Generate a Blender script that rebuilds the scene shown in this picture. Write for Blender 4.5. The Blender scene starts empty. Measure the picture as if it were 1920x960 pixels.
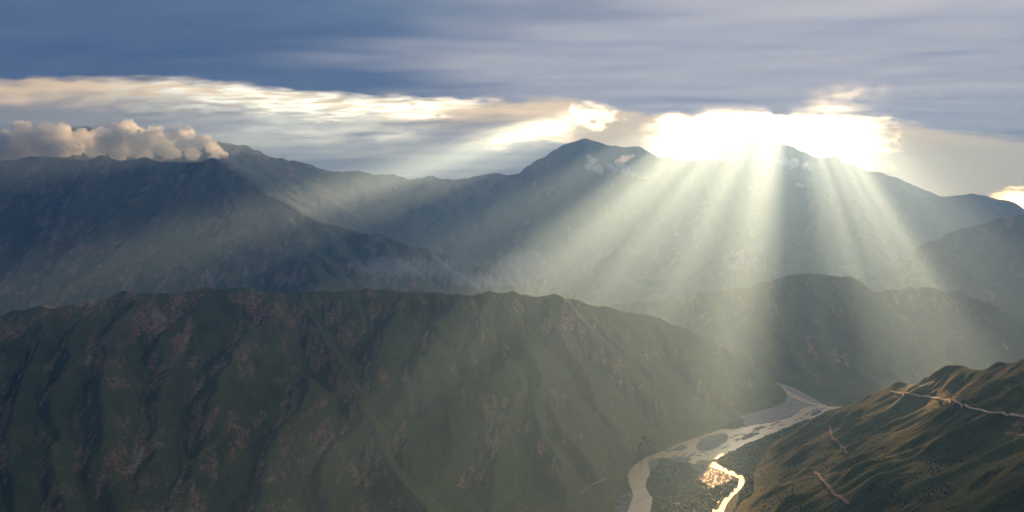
import bpy, math, random
import numpy as np
from mathutils import Vector, Matrix

# ------------------------------------------------------------------ camera
C = bpy.context.scene.collection
scene = bpy.context.scene
F = 1663.0                       # focal length of the photograph in its own pixels (1920 wide)
PITCH = math.atan(100.0 / F)     # camera tilts down a little
CAM_Z = 1000.0                   # camera stands on the canyon rim, 1000 m above the river
cp, sp = math.cos(PITCH), math.sin(PITCH)
cam_data = bpy.data.cameras.new("camera")
cam = bpy.data.objects.new("camera", cam_data)
C.objects.link(cam)
cam.location = (0, 0, CAM_Z)
cam.rotation_euler = (math.pi / 2 - PITCH, 0, 0)
cam_data.sensor_width = 36.0
cam_data.lens = 36.0 * F / 1920.0
cam_data.clip_start = 1.0
cam_data.clip_end = 400000.0
scene.camera = cam

# ------------------------------------------------------------------ sky, sun, exposure
SUN_EL = math.radians(9.2)
SUN_AZ = math.radians(17.1)      # to the right of straight ahead (+Y)
SUN_DIR = Vector((math.sin(SUN_AZ) * math.cos(SUN_EL), math.cos(SUN_AZ) * math.cos(SUN_EL), math.sin(SUN_EL)))
world = bpy.data.worlds.new("World")
scene.world = world
world.use_nodes = True
wn, wl = world.node_tree.nodes, world.node_tree.links
bg = wn["Background"]
sky = wn.new("ShaderNodeTexSky")
sky.sky_type = 'NISHITA'
sky.sun_disc = False
sky.sun_elevation = SUN_EL
sky.sun_rotation = SUN_AZ
sky.altitude = 1000
sky.air_density = 1.0
sky.dust_density = 2.0
sky.ozone_density = 1.0
wl.new(sky.outputs[0], bg.inputs[0])
bg.inputs[1].default_value = 0.062

sun_data = bpy.data.lights.new("sun", 'SUN')
sun_data.energy = 5.0
sun_data.angle = math.radians(0.5)
sun_data.color = (1.0, 0.52, 0.205)
sun = bpy.data.objects.new("sun", sun_data)
C.objects.link(sun)
sun.rotation_euler = SUN_DIR.to_track_quat('Z', 'Y').to_euler()

scene.view_settings.view_transform = 'Standard'
scene.view_settings.look = 'None'
scene.view_settings.exposure = 3.05
scene.view_settings.gamma = 1.0
scene.view_settings.use_curve_mapping = False
cy = scene.cycles
cy.max_bounces = 8
cy.volume_bounces = 4
cy.transparent_max_bounces = 16
cy.diffuse_bounces = 3
cy.use_denoising = True
cy.sample_clamp_indirect = 4.0
cy.volume_max_steps = 64

# ------------------------------------------------------------------ helpers
def ray(px, py):
    u, v = (px - 960.0) / F, (480.0 - py) / F
    return np.array((u, cp + v * sp, -sp + v * cp))

def at(px, py, d):
    """Point on the sight line of a photo pixel at horizontal distance d (km)."""
    r = ray(px, py)
    k = d * 1000.0 / math.hypot(r[0], r[1])
    return np.array((r[0] * k, r[1] * k, CAM_Z + r[2] * k))

def on_z(px, py, z):
    r = ray(px, py)
    k = (z - CAM_Z) / r[2]
    return np.array((r[0] * k, r[1] * k, z))

def pix(x, y, z):
    """Photo pixel of a world point (vectorised)."""
    zz = z - CAM_Z
    f = y * cp - zz * sp
    f = np.where(f > 1.0, f, 1.0)
    v = (y * sp + zz * cp) / f
    return 960.0 + F * x / f, 480.0 - F * v

_rng = np.random.RandomState(7)
_P = _rng.permutation(512)
_P = np.concatenate([_P, _P, _P])
_G = np.stack([np.cos(np.arange(512) * 2.399), np.sin(np.arange(512) * 2.399)], 1)

def perlin(x, y, s=0):
    xi, yi = np.floor(x).astype(np.int64), np.floor(y).astype(np.int64)
    fx, fy = x - xi, y - yi
    u = fx * fx * fx * (fx * (fx * 6 - 15) + 10)
    v = fy * fy * fy * (fy * (fy * 6 - 15) + 10)
    def g(ix, iy, dx, dy):
        h = _P[(_P[(ix + s * 37) & 511] + iy) & 511]
        return _G[h, 0] * dx + _G[h, 1] * dy
    a = g(xi, yi, fx, fy); b = g(xi + 1, yi, fx - 1, fy)
    c = g(xi, yi + 1, fx, fy - 1); d = g(xi + 1, yi + 1, fx - 1, fy - 1)
    return ((a * (1 - u) + b * u) * (1 - v) + (c * (1 - u) + d * u) * v) * 1.5

def fbm(x, y, o=5, s=0):
    r, a = 0, 1.0
    for k in range(o):
        r = r + a * perlin(x, y, s + k)
        x, y, a = x * 2.03 + 11.3, y * 2.03 - 7.1, a * 0.5
    return r

def ridged(x, y, o=5, s=0):
    r, a, w = 0, 0.6, 1.0
    for k in range(o):
        n = (1 - np.abs(perlin(x, y, s + k)) * 1.4) ** 2 * w
        r = r + a * n
        w = np.clip(n * 1.4, 0, 1)
        x, y, a = x * 2.07 + 5.1, y * 2.07 + 3.7, a * 0.5
    return r

def sstep(a, b, x):
    t = np.clip((x - a) / (b - a), 0, 1)
    return t * t * (3 - 2 * t)

def tag(o, label=None, cat=None, group=None, kind=None):
    for k, v in (("label", label), ("category", cat), ("group", group), ("kind", kind)):
        if v: o[k] = v
    return o

def mesh_np(name, verts, faces, mat, parent=None, smooth=True, attrs=None):
    """One mesh object from numpy arrays (faces: n x 3 or n x 4)."""
    me = bpy.data.meshes.new(name)
    verts = np.asarray(verts, np.float32); faces = np.asarray(faces, np.int32)
    n, k = faces.shape
    me.vertices.add(len(verts)); me.vertices.foreach_set("co", verts.ravel())
    me.loops.add(n * k); me.loops.foreach_set("vertex_index", faces.ravel())
    me.polygons.add(n)
    me.polygons.foreach_set("loop_start", np.arange(0, n * k, k, dtype=np.int32))
    me.polygons.foreach_set("use_smooth", np.full(n, smooth))
    for an, av in (attrs or {}).items():
        a = me.attributes.new(an, 'FLOAT', 'POINT')
        a.data.foreach_set("value", np.asarray(av, np.float32))
    me.update(calc_edges=True)
    me.materials.append(mat)
    o = bpy.data.objects.new(name, me)
    C.objects.link(o)
    if parent: o.parent = parent
    return o

def in_poly(x, y, poly):
    ins = np.zeros(np.shape(x), bool)
    n = len(poly)
    for i in range(n):
        x0, y0 = poly[i][0], poly[i][1]; x1, y1 = poly[(i + 1) % n][0], poly[(i + 1) % n][1]
        if y0 == y1: continue
        c = ((y0 > y) != (y1 > y)) & (x < (x1 - x0) * (y - y0) / (y1 - y0) + x0)
        ins ^= c
    return ins

def smooth_poly(pts, it=2):
    pts = [np.asarray(p, float) for p in pts]
    for _ in range(it):
        q = []
        for i in range(len(pts)):
            a, b = pts[i], pts[(i + 1) % len(pts)]
            q += [a * .75 + b * .25, a * .25 + b * .75]
        pts = q
    return pts

class NT:
    """Small wrapper for building shader nodes."""
    def __init__(s, name):
        s.m = bpy.data.materials.new(name); s.m.use_nodes = True
        s.t = s.m.node_tree; s.t.nodes.clear()
        s.out = s.t.nodes.new("ShaderNodeOutputMaterial")
    def n(s, typ, ins=None, **kw):
        nd = s.t.nodes.new("ShaderNode" + typ)
        for k, v in kw.items(): setattr(nd, k, v)
        for k, v in (ins or {}).items():
            if hasattr(v, "is_output") or isinstance(v, bpy.types.NodeSocket): s.t.links.new(v, nd.inputs[k])
            else: nd.inputs[k].default_value = v
        return nd
    def math(s, op, a, b=0.0, clamp=False):
        return s.n("Math", {0: a, 1: b}, operation=op, use_clamp=clamp).outputs[0]
    def mix(s, f, a, b):
        nd = s.n("Mix", data_type='RGBA')
        for idx, v in ((0, f), (6, a), (7, b)):
            if isinstance(v, bpy.types.NodeSocket): s.t.links.new(v, nd.inputs[idx])
            else: nd.inputs[idx].default_value = v if idx == 0 else (*v, 1)
        return nd.outputs[2]
    def mapr(s, v, a, b, c=0.0, d=1.0, smooth=True):
        return s.n("MapRange", {0: v, 1: a, 2: b, 3: c, 4: d}, interpolation_type='SMOOTHSTEP' if smooth else 'LINEAR').outputs[0]
    def noise(s, vec, scale, detail=4, rough=.55, dist=0.0):
        return s.n("TexNoise", {"Vector": vec, "Scale": scale, "Detail": detail, "Roughness": rough, "Distortion": dist}).outputs[0]
    def attr(s, name): return s.n("Attribute", attribute_name=name).outputs["Fac"]

# ------------------------------------------------------------------ terrain skeleton (ridge lines: photo pixel, distance in km)
MASSES = {}
MASSES["near"] = dict(slope=1.05, r=12, lines=[
    [(-420, 600, 3.1), (-150, 600, 3.45), (0, 587, 3.6), (200, 552, 3.75), (300, 541, 3.8), (400, 538, 3.85), (480, 541, 3.87), (560, 546, 3.9), (640, 541, 3.93), (760, 542, 3.97), (860, 545, 4.0), (940, 547, 4.05), (1050, 553, 4.2), (1130, 574, 4.35), (1200, 582, 4.5), (1300, 622, 4.65), (1380, 668, 4.8), (1440, 712, 4.95)],
    [(520, 548, 3.88), (450, 625, 3.55), (405, 690, 3.3), (400, 780, 3.05), (370, 870, 2.9), (340, 960, 2.75), (320, 1040, 2.6)],
    [(560, 545, 3.9), (620, 640, 3.6), (660, 720, 3.35), (672, 775, 3.18), (720, 840, 3.0), (790, 930, 2.8), (830, 1000, 2.65)],
    [(672, 775, 3.18), (620, 860, 2.95), (600, 960, 2.75), (590, 1040, 2.6)],
    [(560, 700, 3.35), (540, 800, 3.05), (500, 900, 2.85), (480, 1000, 2.65)],
    [(940, 547, 4.05), (965, 600, 3.85), (988, 655, 3.6), (1010, 690, 3.45), (1050, 770, 3.25), (1100, 840, 3.1), (1150, 920, 2.97)],
    [(988, 655, 3.6), (930, 690, 3.45), (830, 735, 3.3), (770, 800, 3.15), (745, 860, 3.0)],
    [(988, 655, 3.6), (965, 740, 3.35), (940, 830, 3.1), (920, 930, 2.85), (910, 1000, 2.72)],
    [(1010, 690, 3.45), (1020, 790, 3.18), (1040, 880, 2.97), (1050, 960, 2.83)],
    [(860, 545, 4.0), (835, 600, 3.8), (805, 660, 3.6), (770, 710, 3.42), (735, 770, 3.27)],
    [(760, 542, 3.97), (740, 610, 3.72), (720, 680, 3.5)],
    [(910, 548, 4.02), (900, 600, 3.85), (880, 650, 3.68)],
    [(1050, 552, 4.2), (1105, 600, 4.05), (1145, 650, 3.95), (1190, 710, 3.85), (1230, 775, 3.75), (1250, 815, 3.72)],
    [(1090, 562, 4.28), (1150, 620, 4.12), (1215, 690, 3.98), (1262, 760, 3.9)],
    [(1020, 550, 4.15), (1040, 610, 3.95), (1080, 680, 3.75), (1130, 760, 3.55), (1175, 830, 3.4)],
    [(1130, 575, 4.35), (1190, 640, 4.2), (1240, 700, 4.12), (1290, 760, 4.05), (1300, 790, 3.98)],
    [(1200, 582, 4.5), (1270, 640, 4.4), (1330, 710, 4.3), (1370, 755, 4.25)],
    [(1300, 622, 4.65), (1350, 680, 4.6), (1400, 730, 4.5)],
    [(300, 541, 3.8), (230, 620, 3.5), (190, 720, 3.2), (200, 820, 3.0), (250, 940, 2.8), (270, 1040, 2.6)],
    [(100, 570, 3.7), (60, 680, 3.35), (30, 800, 3.05), (20, 940, 2.8), (10, 1040, 2.65)],
    [(400, 538, 3.85), (330, 620, 3.55), (300, 720, 3.25), (290, 850, 2.95)],
    [(200, 552, 3.75), (140, 640, 3.45), (120, 740, 3.2), (110, 860, 2.95), (120, 980, 2.72)],
    [(-100, 600, 3.5), (-120, 750, 3.1), (-150, 950, 2.7)]])
MASSES["right"] = dict(slope=.80, r=50, lines=[
    [(1420, 905, 3.15), (1500, 832, 3.45), (1580, 770, 3.6), (1680, 726, 3.3), (1800, 696, 3.0), (1920, 668, 2.75), (2100, 615, 2.5), (2500, 540, 2.2)],
    [(2250, 640, 2.15), (2050, 675, 2.35), (1900, 728, 2.5), (1780, 792, 2.7), (1700, 835, 2.82), (1620, 885, 2.95), (1500, 945, 2.98)],
    [(2500, 760, 1.5), (2200, 800, 1.65), (1920, 880, 2.1), (1800, 915, 2.3), (1650, 960, 2.6), (1560, 1010, 2.65)],
    [(1580, 770, 3.6), (1560, 830, 3.3), (1520, 890, 3.12)],
    [(1800, 687, 3.0), (1740, 770, 2.9), (1650, 830, 3.0), (1560, 890, 3.05)],
    [(2500, 900, 1.2), (2200, 980, 1.45), (1900, 1040, 1.8)]])
MASSES["mid"] = dict(slope=.80, r=40, lines=[
    [(1060, 560, 6.4), (1130, 575, 6.2), (1230, 560, 6.1), (1330, 548, 6.15), (1430, 528, 6.2), (1480, 515, 6.25), (1540, 510, 6.3), (1580, 517, 6.35), (1640, 545, 6.5), (1680, 541, 6.55), (1730, 537, 6.6), (1790, 543, 6.6), (1860, 575, 6.5), (1920, 612, 6.4), (2050, 660, 6.2)],
    [(1540, 510, 6.3), (1530, 570, 6.0), (1540, 640, 5.6), (1570, 700, 5.25)],
    [(1430, 528, 6.2), (1400, 600, 5.8), (1440, 680, 5.35)],
    [(1330, 548, 6.15), (1330, 600, 5.8), (1370, 650, 5.45)],
    [(1480, 515, 6.25), (1465, 590, 5.85), (1490, 670, 5.4)],
    [(1580, 517, 6.35), (1600, 600, 5.85), (1620, 690, 5.3)],
    [(1640, 545, 6.5), (1655, 620, 6.0), (1680, 690, 5.4)],
    [(1730, 537, 6.6), (1740, 600, 6.2), (1720, 670, 5.6)],
    [(1860, 575, 6.5), (1830, 640, 5.9)]])
MASSES["leftm"] = dict(slope=.85, r=30, lines=[
    [(-500, 300, 8.4), (-250, 285, 8.5), (0, 298, 8.4), (200, 294, 8.2), (330, 294, 8.1), (405, 300, 8.0), (440, 325, 7.9), (500, 360, 7.75), (550, 390, 7.6), (590, 412, 7.5), (650, 428, 7.4), (720, 440, 7.2), (800, 465, 7.0), (870, 490, 6.9), (950, 515, 6.8), (1030, 535, 6.8), (1100, 560, 6.6)],
    [(405, 300, 8.0), (330, 380, 7.4), (230, 460, 6.75), (120, 540, 6.1)],
    [(405, 300, 8.0), (440, 390, 7.3), (420, 438, 6.9), (330, 460, 6.6), (200, 520, 6.2)],
    [(420, 438, 6.9), (500, 450, 6.7), (560, 480, 6.45), (600, 530, 6.1)],
    [(420, 438, 6.9), (440, 500, 6.4), (420, 540, 6.0)],
    [(500, 360, 7.75), (560, 440, 7.05), (620, 500, 6.6)],
    [(590, 412, 7.5), (650, 480, 6.9), (680, 535, 6.4)],
    [(720, 440, 7.2), (750, 490, 6.8), (800, 540, 6.3)],
    [(800, 465, 7.0), (850, 510, 6.65), (900, 545, 6.3)],
    [(200, 294, 8.2), (120, 400, 7.4), (40, 500, 6.7), (0, 560, 6.2)],
    [(300, 294, 8.1), (240, 380, 7.5), (160, 450, 6.95), (90, 520, 6.4)],
    [(0, 298, 8.4), (-100, 420, 7.3), (-150, 540, 6.5)]])
MASSES["centre"] = dict(slope=.80, r=40, lines=[
    [(560, 450, 10.6), (640, 440, 10.8), (740, 420, 11.2), (860, 380, 11.8), (960, 330, 12.4), (1060, 270, 13.0), (1100, 255, 13), (1150, 275, 13), (1200, 268, 13), (1240, 292, 13.2), (1300, 300, 13.3), (1370, 303, 13.4), (1430, 312, 13.5), (1480, 330, 13.5), (1530, 348, 13.2), (1600, 380, 12.8), (1640, 420, 12)],
    [(1100, 255, 13), (1060, 330, 12), (1000, 400, 11), (975, 455, 10), (1010, 475, 9.4), (1075, 520, 8.6)],
    [(975, 455, 10), (940, 480, 9.4), (900, 510, 8.7)],
    [(1200, 268, 13), (1230, 350, 12), (1200, 420, 11), (1150, 480, 10), (1120, 540, 8.8)],
    [(1300, 300, 13.3), (1330, 380, 11.8), (1310, 440, 10.6), (1260, 500, 9.4)],
    [(1430, 312, 13.5), (1440, 390, 12), (1420, 450, 10.5), (1380, 500, 9.3)],
    [(1530, 348, 13.2), (1540, 420, 11.4), (1500, 470, 10), (1470, 510, 9.2)],
    [(1600, 380, 12.8), (1620, 450, 11), (1590, 500, 9.6)],
    [(960, 330, 12.4), (880, 430, 10.8), (830, 480, 9.6)],
    [(860, 380, 11.8), (780, 440, 10.4)],
    [(1200, 560, 8.2), (1300, 520, 8.6), (1345, 490, 9), (1400, 470, 9.2), (1450, 480, 9.2)]])
MASSES["farr"] = dict(slope=.58, r=40, lines=[
    [(1340, 290, 17), (1400, 268, 16.5), (1430, 260, 16.5), (1470, 270, 16.5), (1500, 283, 16.5), (1540, 292, 16.5), (1560, 293, 16.5), (1600, 310, 16.3), (1640, 320, 16.2), (1680, 333, 16), (1710, 348, 16), (1740, 370, 15.8), (1780, 385, 15)],
    [(1560, 293, 16.5), (1600, 370, 14.6), (1650, 430, 12.8)],
    [(1680, 333, 16), (1720, 400, 14.4), (1700, 455, 12.4)]])
MASSES["rfar"] = dict(slope=.58, r=40, lines=[
    [(1680, 380, 14.6), (1760, 366, 14.5), (1830, 364, 14.3), (1875, 370, 14.2), (1920, 390, 14), (2000, 430, 13.5)],
    [(1830, 364, 14.3), (1780, 430, 12.5), (1750, 480, 11)],
    [(1920, 390, 14), (1880, 430, 12.6)]])
MASSES["rmount"] = dict(slope=.75, r=40, lines=[
    [(2350, 330, 10), (2150, 360, 10), (1990, 388, 9.9), (1920, 402, 9.8), (1870, 408, 9.8), (1820, 420, 9.7), (1780, 436, 9.6), (1745, 452, 9.5), (1700, 478, 9.3), (1650, 515, 9), (1600, 540, 8.6)],
    [(1870, 408, 9.8), (1850, 480, 8.8), (1800, 540, 8)],
    [(1920, 402, 9.8), (1930, 480, 8.7), (1900, 560, 7.8)],
    [(1780, 436, 9.6), (1750, 500, 8.7), (1720, 540, 8.1)],
    [(2150, 360, 10), (2060, 460, 8.8), (2000, 560, 7.6)]])
MASSES["lfar"] = dict(slope=.55, r=60, lines=[
    [(-500, 230, 12), (-200, 240, 12), (0, 242, 12), (60, 240, 12), (130, 238, 12), (200, 240, 12), (330, 250, 12), (430, 264, 12.2), (520, 298, 12.4), (650, 322, 12.8), (800, 332, 13.4), (950, 326, 14), (1060, 300, 14.4)],
    [(130, 238, 12), (190, 270, 11.2), (230, 290, 10.4)],
    [(330, 250, 12), (400, 285, 11.0), (470, 340, 9.9), (520, 390, 9.4)],
    [(520, 298, 12.4), (560, 335, 11.2), (600, 370, 10.3)],
    [(650, 322, 12.8), (680, 355, 11.7), (690, 390, 10.9)],
    [(800, 332, 13.4), (800, 350, 12.4), (790, 370, 11.8)]])
KEYS = list(MASSES)

def skeleton(X, Y):
    """Height and index of the winning mass for every point."""
    H = np.full(X.shape, -1e4); I = np.zeros(X.shape, np.int8)
    wx = X + 55 * fbm(X / 560, Y / 560, 4, 1); wy = Y + 55 * fbm(X / 560, Y / 560, 4, 9)
    for k, key in enumerate(KEYS):
        m = MASSES[key]
        for ln in m["lines"]:
            P = [at(*p) for p in ln]
            for a, b in zip(P[:-1], P[1:]):
                reach = max(a[2], b[2]) / m["slope"] + 200
                lo = np.minimum(a, b)[:2] - reach; hi = np.maximum(a, b)[:2] + reach
                xs, ys = X[0], Y[:, 0]
                i0, i1 = np.searchsorted(xs, lo[0]), np.searchsorted(xs, hi[0])
                j0, j1 = np.searchsorted(ys, lo[1]), np.searchsorted(ys, hi[1])
                if i1 <= i0 or j1 <= j0: continue
                sl = (slice(j0, j1), slice(i0, i1))
                dx, dy = b[0] - a[0], b[1] - a[1]
                L2 = dx * dx + dy * dy
                t = np.clip(((wx[sl] - a[0]) * dx + (wy[sl] - a[1]) * dy) / L2, 0, 1)
                d = np.hypot(wx[sl] - a[0] - t * dx, wy[sl] - a[1] - t * dy)
                z = a[2] + t * (b[2] - a[2])
                h = z - m["slope"] * (np.sqrt(d * d + m["r"] ** 2) - m["r"]) * (1 - .12 * np.clip(d / 700, 0, 1.5))
                w = h > H[sl]
                H[sl] = np.where(w, h, H[sl]); I[sl] = np.where(w, k, I[sl])
    return H, I

def blur(H, n=1):
    for _ in range(n):
        H = np.pad(H, 1, mode='edge')
        H = (H[:-2, 1:-1] + H[2:, 1:-1] + 2 * H[1:-1, 1:-1]) / 4
        H = np.pad(H, ((0, 0), (1, 1)), mode='edge')
        H = (H[:, :-2] + H[:, 2:] + 2 * H[:, 1:-1]) / 4
    return H

def erode(H, cell, n_drops, steps, seed, rate=.3):
    """Rain drops run down the height field, cut gullies and lay down scree. Returns height and how much water passed."""
    R = np.random.RandomState(seed)
    ny, nx = H.shape
    h = H.ravel() / cell
    flow = np.zeros(nx * ny)
    batches = 6
    nb = n_drops // batches
    for b in range(batches):
        x = R.uniform(1, nx - 3, nb); y = R.uniform(1, ny - 3, nb)
        dx = np.zeros(nb); dy = np.zeros(nb)
        vel = np.ones(nb); water = np.ones(nb); sed = np.zeros(nb)
        for s in range(steps):
            ix, iy = x.astype(np.int64), y.astype(np.int64)
            fx, fy = x - ix, y - iy
            i = iy * nx + ix
            a, bb, c, d = h[i], h[i + 1], h[i + nx], h[i + nx + 1]
            gx = (bb - a) * (1 - fy) + (d - c) * fy
            gy = (c - a) * (1 - fx) + (d - bb) * fx
            h0 = a * (1 - fx) * (1 - fy) + bb * fx * (1 - fy) + c * (1 - fx) * fy + d * fx * fy
            dx = dx * .12 - gx * .88; dy = dy * .12 - gy * .88
            l = np.hypot(dx, dy) + 1e-9
            dx /= l; dy /= l
            xn = np.clip(x + dx, 1, nx - 3); yn = np.clip(y + dy, 1, ny - 3)
            jx, jy = xn.astype(np.int64), yn.astype(np.int64)
            gx2, gy2 = xn - jx, yn - jy
            j = jy * nx + jx
            h1 = h[j] * (1 - gx2) * (1 - gy2) + h[j + 1] * gx2 * (1 - gy2) + h[j + nx] * (1 - gx2) * gy2 + h[j + nx + 1] * gx2 * gy2
            dh = h1 - h0
            cap = np.maximum(-dh, .01) * vel * water * 3.0
            dep = np.where(dh > 0, np.minimum(dh * .5, sed), np.where(sed > cap, (sed - cap) * .25, 0))
            ero = np.where((dh <= 0) & (sed <= cap), np.minimum((cap - sed) * rate, -dh * .8), 0)
            amt = dep - ero
            sed = sed - amt
            ws = ((1 - fx) * (1 - fy), fx * (1 - fy), (1 - fx) * fy, fx * fy)
            idx = np.concatenate([i, i + 1, i + nx, i + nx + 1])
            h += np.clip(np.bincount(idx, np.concatenate([amt * w for w in ws]), nx * ny), -.03, .02)
            flow += np.bincount(i, water, nx * ny)
            vel = np.sqrt(np.clip(vel * vel - dh * 2, .05, 9))
            water *= .985
            x, y = xn, yn
    return h.reshape(ny, nx) * cell, flow.reshape(ny, nx)

FLOOD = [on_z(*p, 0) for p in [(1100, 1030), (1140, 950), (1160, 905), (1170, 882), (1185, 862), (1210, 849), (1232, 845), (1260, 834), (1285, 818), (1320, 811), (1340, 800), (1370, 785), (1400, 768), (1440, 752), (1462, 744), (1460, 728), (1452, 714), (1475, 716), (1500, 725), (1530, 740), (1560, 752), (1600, 760), (1600, 778), (1580, 776), (1540, 800), (1500, 832), (1460, 865), (1430, 895), (1405, 930), (1385, 980), (1370, 1030)]]

def grid_terrain(x0, x1, y0, y1, cell, drops, steps, seed, amp):
    xs = np.arange(x0, x1, cell); ys = np.arange(y0, y1, cell)
    X, Y = np.meshgrid(xs, ys)
    H, I = skeleton(X, Y)
    rel = np.clip(H / 250, 0, 1)
    H = H + rel * amp * .28 * (ridged((X + .3 * Y) / (amp * 4), Y / (amp * 12), 4, 25) - .5)
    H = H + rel * amp * (ridged(X / (amp * 9), Y / (amp * 9), 5, 20) - .55)
    floor = 4 + 10 * fbm(X / 300, Y / 300, 4, 40) + np.clip((np.hypot(X, Y) - 6000) / 30, 0, 160)
    k = 18.0                                     # soft joint between slope and valley floor
    H = np.maximum(H, floor) + k * np.exp(-np.abs(H - floor) / k) * .5
    H = blur(H, 1)
    H0 = H.copy()
    H, fl = erode(H, cell, drops, steps, seed)
    H = blur(H, 1) * .5 + H * .5
    fl = blur(np.log1p(fl), 1); rill = fl - blur(fl, 6)
    mask = blur(in_poly(X, Y, FLOOD).astype(float), 3)
    H = H * (1 - mask) - .8 * mask
    sky_ = blur(H, 12)
    return dict(x0=x0, y0=y0, cell=cell, H=H, rill=rill, flow=fl / 8.0, cut=(H - H0) / cell, cav=(H - sky_) / (cell * 3), I=I, flood=mask)

G1 = grid_terrain(-4300, 3900, 1100, 7600, 7.0, 360000, 100, 3, 24)
G2 = grid_terrain(-13000, 13000, 5000, 19500, 22.0, 260000, 80, 4, 70)

def bil(G, A, x, y):
    fx = np.clip((x - G["x0"]) / G["cell"], 0, A.shape[1] - 1.001); fy = np.clip((y - G["y0"]) / G["cell"], 0, A.shape[0] - 1.001)
    i, j = fx.astype(int), fy.astype(int); u, v = fx - i, fy - j
    return A[j, i] * (1 - u) * (1 - v) + A[j, i + 1] * u * (1 - v) + A[j + 1, i] * (1 - u) * v + A[j + 1, i + 1] * u * v

def near_w(x, y):
    w = sstep(7500, 7000, y) * sstep(-4250, -4000, x) * sstep(3850, 3600, x) * sstep(1120, 1300, y)
    return w

def sample(key, x, y):
    w = near_w(x, y)
    return bil(G1, G1[key], x, y) * w + bil(G2, G2[key], x, y) * (1 - w)

def ground_z(x, y):
    return sample("H", np.asarray(x, float), np.asarray(y, float))

def hit(px, py, dmin=1300.0, dmax=18000.0):
    """Where the sight line of a photo pixel meets the terrain."""
    r = ray(px, py); r = r / math.hypot(r[0], r[1])
    d = np.arange(dmin, dmax, 3.0)
    z = CAM_Z + r[2] * d
    below = z < ground_z(r[0] * d, r[1] * d)
    k = int(np.argmax(below)) if below.any() else len(d) - 1
    return np.array((r[0] * d[k], r[1] * d[k], z[k]))

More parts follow.
